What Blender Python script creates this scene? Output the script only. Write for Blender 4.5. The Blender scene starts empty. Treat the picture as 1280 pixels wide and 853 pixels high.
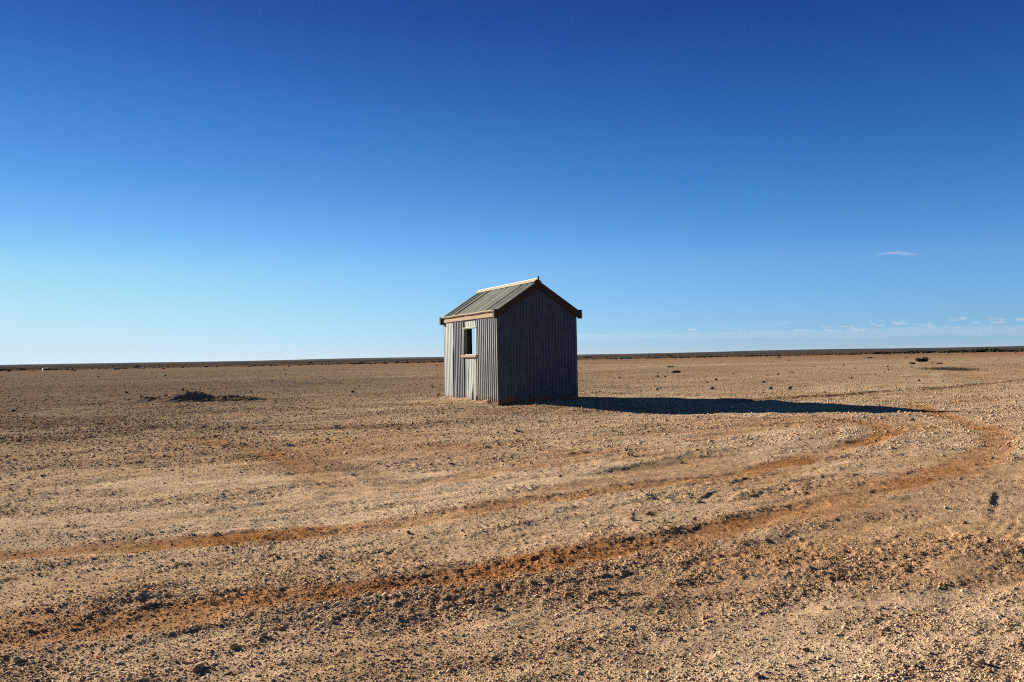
import bpy, bmesh, math, random
import numpy as np
from mathutils import Matrix, Vector, Euler

random.seed(7)
RNG = np.random.default_rng(11)
sc = bpy.context.scene
COL = sc.collection
R = math.radians

# ------------------------------------------------------------------ camera
CAM_H = 1.40
FPX = 1038.0                       # focal length in pixels of a 1280 px wide frame
PITCH, ROLL = R(1.09), R(-1.08)
cam_d = bpy.data.cameras.new('camera')
cam = bpy.data.objects.new('camera', cam_d)
COL.objects.link(cam)
cam_d.lens = 36.0 * FPX / 1280.0
cam_d.sensor_width = 36.0
cam_d.clip_start = 0.05
cam_d.clip_end = 90000
CAM_M = Matrix.Translation((0, 0, CAM_H)) @ Matrix.Rotation(math.pi / 2 + PITCH, 4, 'X') @ Matrix.Rotation(ROLL, 4, 'Z')
cam.matrix_world = CAM_M
sc.camera = cam
M3 = np.array(CAM_M.to_3x3())


def ray(px, py):
    v = M3 @ np.array([(px - 640) / FPX, -(py - 426.5) / FPX, -1.0])
    return v / np.linalg.norm(v)


def at(px, py, z=0.0):
    """where the sight line of a photo pixel meets the height z"""
    v = ray(px, py)
    t = (z - CAM_H) / v[2]
    return np.array([v[0] * t, v[1] * t])


def sky_at(px, py, depth):
    v = ray(px, py)
    t = depth / v[1]
    return np.array([0, 0, CAM_H]) + v * t


# ------------------------------------------------------------------ sun and sky
SUN_EL = R(18.0)
SUN_AZ = math.atan2(-.782, .623)   # measured from +Y towards +X
sun_dir = Vector((math.sin(SUN_AZ) * math.cos(SUN_EL), math.cos(SUN_AZ) * math.cos(SUN_EL), math.sin(SUN_EL)))
sl = bpy.data.lights.new('sun', 'SUN')
sl.energy = 5.0
sl.angle = R(0.5)
sl.color = (1.0, .90, .76)
so = bpy.data.objects.new('sun', sl)
COL.objects.link(so)
so.rotation_euler = sun_dir.to_track_quat('Z', 'Y').to_euler()

w = bpy.data.worlds.new('World')
sc.world = w
w.use_nodes = True
nt = w.node_tree
nt.nodes.clear()
sky = nt.nodes.new('ShaderNodeTexSky')
sky.sky_type = 'NISHITA'
sky.sun_disc = False
sky.sun_elevation = SUN_EL
sky.sun_rotation = SUN_AZ
sky.altitude = 300
sky.air_density = 1.0
sky.dust_density = 0.0
sky.ozone_density = 3.0
# the clear desert sky: the physical sky taken through a contrasty film response, channel by channel
EXPO = 1.2
HAZE = 1.0e-5
geo = nt.nodes.new('ShaderNodeTexCoord')
gx = nt.nodes.new('ShaderNodeSeparateXYZ')
nt.links.new(geo.outputs['Generated'], gx.inputs[0])
cr = nt.nodes.new('ShaderNodeValToRGB')
KN = ((.0227, (0.0200, 0.0738, .2260)), (.1045, (0.0301, 0.0754, .1960)), (.208, (0.0200, 0.0577, .1560)), (.383, (0.0107, 0.0281, .1020)), (.70, (0.0064, 0.0127, .026)))
while len(cr.color_ramp.elements) < len(KN): cr.color_ramp.elements.new(.5)
for e, (p, c) in zip(cr.color_ramp.elements, KN):
    e.position = p
    e.color = (*c, 1)
nt.links.new(gx.outputs[2], cr.inputs[0])
sp = nt.nodes.new('ShaderNodeSeparateColor'); nt.links.new(sky.outputs[0], sp.inputs[0])
sk = nt.nodes.new('ShaderNodeSeparateColor'); nt.links.new(cr.outputs[0], sk.inputs[0])
co = nt.nodes.new('ShaderNodeCombineColor')
for i, (pw, cap) in enumerate(((1.55, .62), (1.10, .80), (.80, .93))):
    p1 = nt.nodes.new('ShaderNodeMath'); p1.operation = 'POWER'; nt.links.new(sp.outputs[i], p1.inputs[0]); p1.inputs[1].default_value = pw
    p2 = nt.nodes.new('ShaderNodeMath'); p2.operation = 'MULTIPLY'; nt.links.new(p1.outputs[0], p2.inputs[0]); nt.links.new(sk.outputs[i], p2.inputs[1])
    p3 = nt.nodes.new('ShaderNodeMath'); p3.operation = 'SMOOTH_MIN'; nt.links.new(p2.outputs[0], p3.inputs[0]); p3.inputs[1].default_value = cap; p3.inputs[2].default_value = .2
    p4 = nt.nodes.new('ShaderNodeMath'); p4.operation = 'MULTIPLY'; nt.links.new(p3.outputs[0], p4.inputs[0]); p4.inputs[1].default_value = 10 / 2 ** EXPO
    nt.links.new(p4.outputs[0], co.inputs[i])
bg = nt.nodes.new('ShaderNodeBackground')
bg.inputs[1].default_value = 0.1
wo = nt.nodes.new('ShaderNodeOutputWorld')
nt.links.new(co.outputs[0], bg.inputs[0])
nt.links.new(bg.outputs[0], wo.inputs[0])

sc.view_settings.view_transform = 'Standard'
sc.view_settings.look = 'None'
sc.view_settings.gamma = 1
sc.view_settings.use_curve_mapping = False
sc.view_settings.exposure = EXPO
sc.render.engine = 'CYCLES'
sc.cycles.max_bounces = 5
sc.cycles.diffuse_bounces = 3
sc.cycles.glossy_bounces = 2
sc.cycles.volume_bounces = 1
sc.cycles.use_denoising = False
sc.cycles.filter_width = 1.1
sc.cycles.sample_clamp_direct = .6
sc.cycles.sample_clamp_indirect = .8
sc.cycles.use_adaptive_sampling = False


# ------------------------------------------------------------------ helpers
def tag(o, label=None, cat=None, group=None, kind=None):
    if label: o['label'] = label
    if cat: o['category'] = cat
    if group: o['group'] = group
    if kind: o['kind'] = kind
    return o


def np_mesh(name, V, F, mat=None, smooth=False, cols=None, parent=None):
    """V (n,3), F (m,k) arrays, every face k corners"""
    V = np.asarray(V, np.float32)
    F = np.asarray(F, np.int32)
    me = bpy.data.meshes.new(name)
    m, k = F.shape
    me.vertices.add(len(V))
    me.vertices.foreach_set('co', V.ravel())
    me.loops.add(m * k)
    me.loops.foreach_set('vertex_index', F.ravel())
    me.polygons.add(m)
    me.polygons.foreach_set('loop_start', np.arange(0, m * k, k, dtype=np.int32))
    me.polygons.foreach_set('loop_total', np.full(m, k, np.int32))
    if smooth:
        me.polygons.foreach_set('use_smooth', np.ones(m, bool))
    me.update(calc_edges=True)
    if cols is not None:
        a = me.attributes.new('tint', 'FLOAT_COLOR', 'POINT')
        c4 = np.ones((len(V), 4), np.float32)
        c4[:, :3] = cols
        a.data.foreach_set('color', c4.ravel())
    if mat: me.materials.append(mat)
    o = bpy.data.objects.new(name, me)
    COL.objects.link(o)
    if parent is not None: o.parent = parent
    return o


def bm_obj(name, bm, mat, parent=None, smooth=False):
    me = bpy.data.meshes.new(name)
    bmesh.ops.recalc_face_normals(bm, faces=bm.faces)
    bm.to_mesh(me)
    bm.free()
    me.materials.append(mat)
    if smooth:
        for p in me.polygons: p.use_smooth = True
    o = bpy.data.objects.new(name, me)
    COL.objects.link(o)
    if parent is not None: o.parent = parent
    return o


def add_box(bm, x0, x1, y0, y1, z0, z1, bev=0.0):
    vs = [bm.verts.new((x, y, z)) for x in (x0, x1) for y in (y0, y1) for z in (z0, z1)]
    f = [bm.faces.new([vs[i] for i in q]) for q in
         ((0, 1, 3, 2), (4, 6, 7, 5), (0, 4, 5, 1), (2, 3, 7, 6), (0, 2, 6, 4), (1, 5, 7, 3))]
    if bev > 0:
        es = {e for q in f for e in q.edges}
        bmesh.ops.bevel(bm, geom=list(es), offset=bev, segments=1, affect='EDGES')


def add_prism(bm, pts, y0, y1):
    """polygon in local xz, extruded along y"""
    a = [bm.verts.new((x, y0, z)) for x, z in pts]
    b = [bm.verts.new((x, y1, z)) for x, z in pts]
    bm.faces.new(a)
    bm.faces.new(list(reversed(b)))
    n = len(pts)
    for i in range(n):
        bm.faces.new((a[i], b[i], b[(i + 1) % n], a[(i + 1) % n]))


def add_lines(bm, pts_list, closed=False):
    pass


# value noise ------------------------------------------------------------
def _hash(ix, iy, seed):
    h = (ix.astype(np.int64) * 374761393 + iy.astype(np.int64) * 668265263 + seed * 1274126177) & 0xffffffff
    h = ((h ^ (h >> 13)) * 1274126177) & 0xffffffff
    h = h ^ (h >> 16)
    return (h & 0xffff).astype(np.float32) / 65535.0


def vnoise(x, y, seed=0):
    ix = np.floor(x); iy = np.floor(y)
    fx = (x - ix).astype(np.float32); fy = (y - iy).astype(np.float32)
    fx = fx * fx * fx * (fx * (fx * 6 - 15) + 10); fy = fy * fy * fy * (fy * (fy * 6 - 15) + 10)
    ix = ix.astype(np.int64); iy = iy.astype(np.int64)
    a = _hash(ix, iy, seed); b = _hash(ix + 1, iy, seed)
    c = _hash(ix, iy + 1, seed); d = _hash(ix + 1, iy + 1, seed)
    return (a + (b - a) * fx) * (1 - fy) + (c + (d - c) * fx) * fy


def gn(x, y, wl, seed, ang=0.35):
    """noise -1..1 with wavelength wl, lattice turned so no axis shows"""
    ca, sa = math.cos(ang + seed * 1.7), math.sin(ang + seed * 1.7)
    return vnoise((x * ca - y * sa) / wl + seed * 17.3, (x * sa + y * ca) / wl - seed * 9.1, seed) * 2 - 1


def fbm(x, y, wl, seed, octaves=3, gain=.5):
    s = 0; a = 1; t = 0
    for i in range(octaves):
        s = s + a * gn(x, y, wl, seed + i * 7)
        t += a; a *= gain; wl *= .48
    return s / t


def sstep(a, b, x):
    t = np.clip((x - a) / (b - a), 0, 1)
    return t * t * (3 - 2 * t)


# ------------------------------------------------------------------ wheel tracks (photo pixels turned into ground points)
def smooth_line(px, n=14):
    P = [at(a, b) for a, b in px]
    P = [2 * P[0] - P[1]] + P + [2 * P[-1] - P[-2]]
    out = []
    for i in range(1, len(P) - 2):
        p0, p1, p2, p3 = P[i - 1:i + 3]
        for k in range(n):
            t = k / n
            out.append(.5 * ((2 * p1) + (-p0 + p2) * t + (2 * p0 - 5 * p1 + 4 * p2 - p3) * t * t + (-p0 + 3 * p1 - 3 * p2 + p3) * t ** 3))
    out.append(P[-2])
    return np.array(out)


TRACKS = [
    # pixels, half width m, colour strength, rut depth
    ([(-330, 735), (0, 697), (150, 684), (300, 671), (430, 660), (540, 648), (640, 634), (750, 618), (880, 601), (960, 587), (1040, 566), (1090, 551), (1113, 541), (1100, 531), (1060, 524), (1000, 519)], .21, 1.0, .022, 0),
    ([(-330, 850), (0, 800), (150, 781), (250, 768), (340, 752), (420, 739), (520, 727), (640, 712), (760, 692), (880, 668), (980, 648), (1060, 628), (1130, 607), (1190, 588), (1232, 568), (1247, 553), (1230, 537), (1195, 523), (1165, 514), (1140, 507)], .24, 1.0, .024, 0),
    ([(-200, 515), (0, 524), (100, 530), (300, 536), (450, 535), (560, 527), (650, 520), (760, 517), (850, 516), (960, 521)], .34, .75, .07, 1),
    ([(930, 501), (1030, 495), (1100, 490), (1190, 485), (1240, 480), (1300, 473), (1400, 466)], .42, 1.0, .11, 1),
    ([(1300, 478), (1230, 473), (1195, 462), (1165, 452), (1140, 446), (1105, 442)], .8, .5, .03, 0),
    ([(230, 548), (310, 562), (370, 582), (420, 607), (440, 622)], .22, .6, .03, 0),
    ([(1020, 606), (1110, 598), (1200, 594), (1330, 590)], .20, .40, .03, 0),
    ([(1030, 632), (1120, 630), (1200, 634), (1330, 640)], .14, .42, .025, 0),
    ([(0, 592), (150, 577), (300, 571), (420, 586), (520, 612)], .25, .60, .025, 1),
    ([(180, 655), (420, 622), (560, 602), (720, 572), (880, 546), (980, 531)], .20, .55, .022, 0),
    ([(560, 562), (760, 546), (900, 536), (1010, 524)], .26, .45, .026, 0),
    ([(780, 592), (880, 574), (960, 562), (1060, 556), (1110, 556)], .18, .15, .016, 1),
    ([(940, 610), (1040, 578), (1130, 571), (1210, 575)], .18, .3, .025, 0),
    ([(640, 668), (720, 655), (800, 648), (860, 652)], .20, .10, .035, 1),
    ([(0, 567), (120, 558), (300, 553), (420, 548), (600, 540), (800, 530), (1000, 515)], .35, .25, .02, 0),
]
TRACKS = [(smooth_line(p), *q) for p, *q in TRACKS]

# the general sweep of the traffic, which the fine scuffs and windrows of the flat follow
FLOW = smooth_line([(-330, 850), (0, 800), (340, 752), (640, 712), (880, 668), (1060, 628), (1190, 588), (1247, 553), (1195, 523), (1140, 507)], 6)

# tyre tread prints: centre line, half width m, number of ribs
TREADS = [
    ([(1165, 722), (1225, 690), (1262, 655), (1268, 620)], .16, 4),
    ([(880, 858), (980, 828), (1090, 795)], .22, 5),
    ([(1120, 845), (1185, 805), (1255, 765)], .20, 4),
    ([(880, 640), (905, 620), (945, 606)], .12, 3),
    ([(985, 540), (1015, 534), (1020, 527)], .30, 4),
    ([(1035, 541), (1050, 534), (1052, 527)], .30, 4),
    ([(870, 715), (905, 690), (930, 680)], .12, 3),
    ([(640, 800), (760, 752), (850, 705)], .16, 4),
    ([(120, 853), (210, 812), (330, 790)], .16, 3),
]
TREADS = [(smooth_line(p, 10), a, b) for p, a, b in TREADS]


def line_dist(X, Y, L, pad):
    """signed distance to a polyline and the place along it; inf outside the padded box"""
    D = np.full(X.shape, 1e9, np.float32)
    S = np.zeros(X.shape, np.float32)
    m = (X > L[:, 0].min() - pad) & (X < L[:, 0].max() + pad) & (Y > L[:, 1].min() - pad) & (Y < L[:, 1].max() + pad)
    idx = np.nonzero(m)[0]
    if not len(idx): return D, S
    x = X[idx]; y = Y[idx]
    best = np.full(x.shape, 1e9); sg = np.ones(x.shape); along = np.zeros(x.shape)
    s0 = 0.0
    for (ax, ay), (bx, by) in zip(L[:-1], L[1:]):
        dx, dy = bx - ax, by - ay
        l2 = dx * dx + dy * dy + 1e-12
        near = (x > min(ax, bx) - pad) & (x < max(ax, bx) + pad) & (y > min(ay, by) - pad) & (y < max(ay, by) + pad)
        k = np.nonzero(near)[0]
        if len(k):
            t = np.clip(((x[k] - ax) * dx + (y[k] - ay) * dy) / l2, 0, 1)
            ex = x[k] - ax - t * dx; ey = y[k] - ay - t * dy
            d2 = ex * ex + ey * ey
            b = d2 < best[k]
            kk = k[b]
            best[kk] = d2[b]
            sg[kk] = np.sign(dx * ey[b] - dy * ex[b])
            along[kk] = s0 + t[b] * math.sqrt(l2)
        s0 += math.sqrt(l2)
    D[idx] = np.sqrt(best) * sg
    D[idx[best > 1e8]] = 1e9
    S[idx] = along
    return D, S


# ------------------------------------------------------------------ shed placement
SH_A = R(25.0)
U = np.array([math.cos(SH_A), math.sin(SH_A)])
Vv = np.array([-math.sin(SH_A), math.cos(SH_A)])
CORNER = np.array([-.434, 25.05])
SW, SL_ = 2.73, 4.55
SHC = CORNER + U * SW / 2 + Vv * SL_ / 2


# ------------------------------------------------------------------ the ground: height and colour at any point
def lod(d, wl):
    """fade out waves finer than about two pixels at this distance"""
    return sstep(0.9, 2.2, wl / (d / 830.0 * (1 + d / 25.0)))


def ground(X, Y):
    X = np.asarray(X, np.float64); Y = np.asarray(Y, np.float64)
    d = np.hypot(X, Y)
    # direction of the wheel traffic: mostly across the view, so ruts and patches are stretched that way
    a = 0.42
    Xr = X * math.cos(a) + Y * math.sin(a); Yr = -X * math.sin(a) + Y * math.cos(a)
    warp = gn(X, Y, 2.3, 31) * .5
    rough = fbm(Xr / 2.2, Yr + warp, 1.1, 3, 4, .6)
    rough2 = fbm(Xr / 1.6, Yr, .42, 5, 3, .6)
    rough3 = fbm(Xr / 6, Yr + warp * .3, .34, 6, 2, .6) * (1 - .6 * sstep(15, 40, d))
    rough = np.clip(.5 + rough * .85 + rough2 * .5 + rough3 * .55, 0, 1)            # 0 dusty, 1 stony
    z = np.zeros(X.shape)
    nearf = 1 - sstep(150, 400, d)
    z += .040 * fbm(Xr / 1.7, Yr, 4.2, 1, 2) * nearf
    z += .024 * fbm(Xr / 1.8, Yr + warp, 1.1, 9, 2) * nearf
    z += .013 * gn(Xr / 1.8, Yr, .42, 13) * lod(d, .42)
    z += .006 * gn(Xr / 1.3, Yr, .17, 15) * lod(d, .17)
    # clods: bumps that stand out of the surface where it is stony
    for wl, amp, sd, th in ((.19, .012, 21, .45), (.085, .011, 23, .25), (.042, .0095, 25, .12), (.022, .0065, 27, .05)):
        n = gn(X, Y, wl, sd)
        n2 = gn(X, Y, wl * .77, sd + 40)
        b = np.clip(np.maximum(n, n2 * .95) - th, 0, 1) / (1 - th)
        z += amp * b * lod(d, wl) * (.25 + .75 * rough ** 1.2)
    D, S = line_dist(X, Y, FLOW, 6.0)
    k = np.nonzero(np.abs(D) < 6)[0]
    flow = np.zeros(X.shape)
    if len(k):
        Dk, Sk = D[k], S[k]
        smax = 0.0 + np.hypot(*(FLOW[1:] - FLOW[:-1]).T).sum()
        fade = (1 - sstep(3.8, 5.8, np.abs(Dk))) * sstep(.2, 1.5, Sk) * (1 - sstep(smax - 4, smax - 1, Sk))
        wob = gn(X[k], Y[k], .9, 151) * .10
        n_ = 1.1 * (vnoise((Dk + wob) / .34, Sk / 3.1, 153) * 2 - 1) + .8 * (vnoise((Dk + wob) / .13, Sk / 1.5, 155) * 2 - 1) * lod(d[k], .13)
        flow[k] = n_ * fade * np.clip(.45 + 1.0 * fbm(X[k], Y[k], 1.9, 157, 2), 0, 1)
    z += .009 * flow
    rough = np.clip(rough + .34 * flow, 0, 1)
    stain = np.zeros(X.shape)
    scol = np.zeros(X.shape + (3,))
    RED = (np.array([.365, .172, .064]), np.array([.285, .125, .046])); BRN = (np.array([.21, .115, .060]), np.array([.115, .068, .042]))
    rutmask = np.zeros(X.shape)
    for L, hw, cs, depth, brn in TRACKS:
        pad = hw * 4.5
        D, S = line_dist(X, Y, L, pad)
        k = np.nonzero(np.abs(D) < pad)[0]
        if not len(k): continue
        dd = D[k] + gn(X[k], Y[k], .5, 51) * hw * .35 + gn(X[k], Y[k], .13, 52) * hw * .25
        u = np.abs(dd) / hw
        patch = np.clip(.68 + .6 * fbm(X[k], Y[k], 1.3, 55, 3) + .25 * gn(S[k], S[k] * .3, 2.7, 57), 0.12, 1.1)
        core = 1 - sstep(.55, 1.25, u)
        z[k] += -depth * .45 * core * .8 + depth * .16 * np.exp(-((u - 1.55) / .4) ** 2) * (.1 + 1.1 * vnoise(S[k] * 1.1, S[k] * .1, 61) * vnoise(X[k] * 4, Y[k] * 4, 62) * 1.6)
        v = cs * patch * (1 - sstep(.5, 1.6, u))
        hi, lo = BRN if brn else RED
        mixk = np.clip(.42 + .8 * fbm(X[k], Y[k], .9, 59, 3) - .06 * X[k], 0, 1)[:, None]
        kk = k[v > stain[k]]
        scol[kk] = (hi + (lo - hi) * mixk)[v > stain[k]]
        stain[k] = np.maximum(stain[k], v)
        rutmask[k] = np.maximum(rutmask[k], core)
        rough[k] = np.clip(rough[k] + .20 * np.exp(-((u - 1.6) / .5) ** 2) - .25 * core, 0, 1)
    for L, hw, nr in TREADS:
        D, S = line_dist(X, Y, L, hw * 1.6)
        k = np.nonzero(np.abs(D) < hw * 1.5)[0]
        if not len(k): continue
        ends = sstep(0, .5, S[k]) * (1 - sstep(S[k].max() - .3, S[k].max(), S[k]))
        m = (1 - sstep(.85, 1.15, np.abs(D[k]) / hw)) * ends
        rib = np.abs(((D[k] / (2 * hw) + .5) * nr) % 1 - .5) * 2
        m = m * sstep(.25, .6, vnoise(X[k] * 2.1, Y[k] * 2.1, 73)); z[k] = z[k] * (1 - .4 * m) + (-.006 + .009 * sstep(.25, .7, rib)) * m * .32 * (.1 + .8 * vnoise(S[k] * 2.5, D[k] * 6, 71))
        rough[k] *= (1 - .6 * m)
    # the pad the shed stands on, the low ground just in front of it
    lx = (X - SHC[0]) * U[0] + (Y - SHC[1]) * U[1]
    ly = (X - SHC[0]) * Vv[0] + (Y - SHC[1]) * Vv[1]
    ox = np.maximum(np.abs(lx) - SW / 2, 0); oy = np.maximum(np.abs(ly) - SL_ / 2, 0)
    od = np.hypot(ox, oy)
    pad = 1 - sstep(.3, 2.2, od)
    z = z * (1 - .7 * pad)
    z += -.20 * np.exp(-(((X - 2.6) / 3.0) ** 2 + ((Y - 21.2) / 1.9) ** 2)) * sstep(.15, 2.0, od)
    z += -.10 * np.exp(-(((X - CORNER[0]) / .9) ** 2 + ((Y - CORNER[1] + .4) / .6) ** 2))
    z += .085 * np.exp(-(od / .22) ** 2) * np.clip(gn(X, Y, .55, 141) + .45 * gn(X, Y, .17, 143) + .25, 0, 1.2)
    inside = (np.abs(lx) < SW / 2 - .02) & (np.abs(ly) < SL_ / 2 - .02)
    z = np.where(inside, -.25, z)
    # far relief: the plain drops a little past a low edge and rises to faint far hills
    az = np.arctan2(X, np.maximum(Y, 1e-3))
    z += -.5 * sstep(240, 420, d + 60 * fbm(X, Y, 160, 83, 2))
    z += sstep(2500, 9000, d) * (9 + 9 * vnoise(az * 6 + 40, d * 0, 85) + 10 * np.clip(np.abs(az) - .15, 0, 1))
    z += 1.2 * fbm(X, Y, 700, 87, 2) * sstep(500, 1500, d)
    # ---------------- colour
    tan = np.array([.515, .370, .236]); dust = np.array([.610, .458, .306]); brown = np.array([.31, .20, .112])
    red = np.array([.360, .155, .048]); grey = np.array([.37, .28, .185])
    c = np.empty(X.shape + (3,))
    n1 = np.clip(.5 + .8 * fbm(Xr / 1.8, Yr, 2.4, 91, 4, .6), 0, 1)[..., None]
    n2 = np.clip(.5 + .9 * fbm(Xr / 3, Yr, 9.0, 93, 3), 0, 1)[..., None]
    c[:] = tan
    c += (dust - tan) * (sstep(.35, .9, n1) * .8)
    c += (grey - c) * (sstep(.55, 1, n2) * .45)
    c += (brown - c) * (rough[..., None] * .20)
    c += (np.array([.36, .19, .085]) - c) * (sstep(.55, .95, 1 - n1) * .45)
    c += (np.array([.33, .185, .092]) - c) * (sstep(.30, .95, -flow) * .55)[..., None]
    c += (dust - c) * (sstep(.35, 1.0, flow) * .35)[..., None]
    c += (scol - c) * np.clip(stain, 0, 1)[..., None] * .9
    # redder plain further out
    f1 = sstep(9, 60, d)[..., None]
    c += (np.array([.265, .186, .120]) - c) * f1 * (.35 + .45 * n2)
    # stony plain (gibber), left and back: backlight and vignette darkening put into its colour
    gib_backlit = sstep(-.30, .75, -X / (d + 4) * 1.25 + .55 * sstep(12, 34, d) - .38 + .35 * fbm(Xr / 2.5, Yr, 7.0, 131, 3)) * sstep(5.5, 17, d)
    c += (np.array([.165, .124, .092]) - c) * (gib_backlit * .84)[..., None]
    # band of brick-red earth before the scrub, grey scrub country beyond
    f2 = (sstep(110, 200, d + 40 * fbm(X, Y, 90, 95, 2)))[..., None]
    c += (np.array([.25, .130, .072]) - c) * f2 * .75 * (1 - .8 * gib_backlit)[..., None]
    f3 = sstep(230, 420, d + 60 * fbm(X, Y, 120, 97, 2))[..., None]
    sc_n = np.clip(.5 + 1.0 * fbm(X / 3.2, Y, 260, 99, 4, .6), 0, 1)[..., None]
    far = np.array([.050, .042, .036]) + (np.array([.098, .064, .045]) - np.array([.050, .042, .036])) * sstep(.45, .8, sc_n)
    salt = sstep(.83, .93, np.clip(.5 + .9 * fbm(X / 5, Y, 500, 103, 3), 0, 1))[..., None] * sstep(600, 900, d)[..., None]
    far = far + (np.array([.55, .50, .44]) - far) * salt
    c += (far - c) * f3
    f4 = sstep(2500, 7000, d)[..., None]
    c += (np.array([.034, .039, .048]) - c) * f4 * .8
    # mottling at the grain of the soil
    g = 1 + .14 * gn(X, Y, .035, 105) * lod(d, .035) + .12 * gn(X, Y, .11, 107) * lod(d, .11) + .10 * gn(Xr / 2, Yr, .5, 109)
    c *= g[..., None]
    c *= (1 + .16 * (2 * _hash(np.floor(X * 331).astype(np.int64), np.floor(Y * 331).astype(np.int64), 5) - 1))[..., None]
    return z, c, rough, stain


def ground_z(x, y):
    return float(ground(np.array([x]), np.array([y]))[0][0])


# ------------------------------------------------------------------ materials
def mat(name, col=(.5, .5, .5), rough=.9, metal=0.0, spec=.2):
    m = bpy.data.materials.new(name)
    m.use_nodes = True
    b = m.node_tree.nodes['Principled BSDF']
    b.inputs['Base Color'].default_value = (*col, 1)
    b.inputs['Roughness'].default_value = rough
    b.inputs['Metallic'].default_value = metal
    b.inputs['Specular IOR Level'].default_value = spec
    return m, m.node_tree, b


def N(nt, t, **kw):
    n = nt.nodes.new(t)
    for k, v in kw.items(): setattr(n, k, v)
    return n


def noise(nt, scale, detail=4, coord=None, stretch=None, rough=.6):
    n = N(nt, 'ShaderNodeTexNoise')
    n.inputs['Scale'].default_value = scale
    n.inputs['Detail'].default_value = detail
    n.inputs['Roughness'].default_value = rough
    tc = N(nt, 'ShaderNodeTexCoord')
    src = tc.outputs[coord or 'Object']
    if stretch:
        mp = N(nt, 'ShaderNodeMapping')
        mp.inputs['Scale'].default_value = stretch
        nt.links.new(src, mp.inputs[0])
        src = mp.outputs[0]
    nt.links.new(src, n.inputs['Vector'])
    return n.outputs['Fac']


def ramp(nt, fac, stops):
    r = N(nt, 'ShaderNodeValToRGB')
    e = r.color_ramp.elements
    while len(e) < len(stops): e.new(.5)
    for i, (p, c) in enumerate(stops):
        e[i].position = p
        e[i].color = (*c, 1) if len(c) == 3 else c
    nt.links.new(fac, r.inputs[0])
    return r.outputs[0]


def mix(nt, a, b, fac, mode='MIX'):
    m = N(nt, 'ShaderNodeMix', data_type='RGBA', blend_type=mode)
    for sock, v in ((m.inputs[6], a), (m.inputs[7], b), (m.inputs[0], fac)):
        if isinstance(v, (tuple, list)):
            sock.default_value = (*v, 1) if len(v) == 3 else v
        elif isinstance(v, (int, float)):
            sock.default_value = v
        else:
            nt.links.new(v, sock)
    return m.outputs[2]


def bump(nt, b, h, strength, dist):
    n = N(nt, 'ShaderNodeBump')
    n.inputs['Strength'].default_value = strength
    n.inputs['Distance'].default_value = dist
    nt.links.new(h, n.inputs['Height'])
    nt.links.new(n.outputs[0], b.inputs['Normal'])


def attr(nt, name='tint'):
    a = N(nt, 'ShaderNodeAttribute')
    a.attribute_name = name
    return a.outputs['Color']


# ground
m_ground, gt, gb = mat('dry_earth', rough=1.0, spec=0)
n1 = noise(gt, 55, 5)
c = mix(gt, attr(gt), ramp(gt, n1, [(.3, (.72, .70, .68)), (.7, (1.22, 1.22, 1.2))]), .85, 'MULTIPLY')
gt.links.new(c, gb.inputs['Base Color'])
bump(gt, gb, noise(gt, 120, 4, rough=.7), .85, .008)

m_peb, pt, pb = mat('loose_stone', rough=1.0, spec=0)
pt.links.new(mix(pt, attr(pt), ramp(pt, noise(pt, 160, 3), [(.3, (.75, .75, .75)), (.7, (1.2, 1.2, 1.2))]), .8, 'MULTIPLY'), pb.inputs['Base Color'])

m_rub, rt, rb_ = mat('dark_rubble', rough=1.0, spec=0)
rt.links.new(ramp(rt, noise(rt, 9, 6, rough=.75), [(.30, (.13, .096, .068)), (.5, (.22, .155, .102)), (.68, (.36, .255, .165))]), rb_.inputs['Base Color'])
bump(rt, rb_, noise(rt, 22, 5, rough=.75), .8, .05)


# galvanised iron
def iron(name, dark, light, rust=.5, metal=.22, rough=.6, base_rust=True, streak=(14, 14, .8)):
    m, t, b = mat(name, rough=rough, metal=metal, spec=.4)
    c = ramp(t, noise(t, 1.0, 5, stretch=streak, rough=.65), [(.32, dark), (.68, light)])
    c = mix(t, c, ramp(t, noise(t, 2.1, 6, rough=.7), [(.35, (.75, .75, .75)), (.68, (1.12, 1.12, 1.1))]), .8, 'MULTIPLY')
    # rust freckles and rust creeping up from the ground
    c = mix(t, c, (.16, .065, .025), ramp(t, noise(t, 5.5, 6, stretch=(3, 3, .7), rough=.72), [(.66, (0, 0, 0)), (.80, (rust, rust, rust))]))
    metal_src = None
    if base_rust:
        tc = N(t, 'ShaderNodeTexCoord'); sx = N(t, 'ShaderNodeSeparateXYZ')
        t.links.new(tc.outputs['Object'], sx.inputs[0])
        ad = N(t, 'ShaderNodeMath', operation='MULTIPLY_ADD')
        t.links.new(noise(t, 3.0, 5, stretch=(2.5, 2.5, .3)), ad.inputs[0])
        ad.inputs[1].default_value = -.55
        t.links.new(sx.outputs[2], ad.inputs[2])
        k = ramp(t, ad.outputs[0], [(0.0, (1, 1, 1)), (.06, (0, 0, 0))])
        r = N(t, 'ShaderNodeMapRange')
        t.links.new(ad.outputs[0], r.inputs[0])
        r.inputs[1].default_value = -.22; r.inputs[2].default_value = -.10
        r.inputs[3].default_value = .92; r.inputs[4].default_value = 0
        c = mix(t, c, (.20, .085, .032), r.outputs[0])
    t.links.new(c, b.inputs['Base Color'])
    rr = ramp(t, noise(t, 4, 4), [(.3, (rough - .1,) * 3), (.7, (rough + .12,) * 3)])
    t.links.new(rr, b.inputs['Roughness'])
    return m


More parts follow.
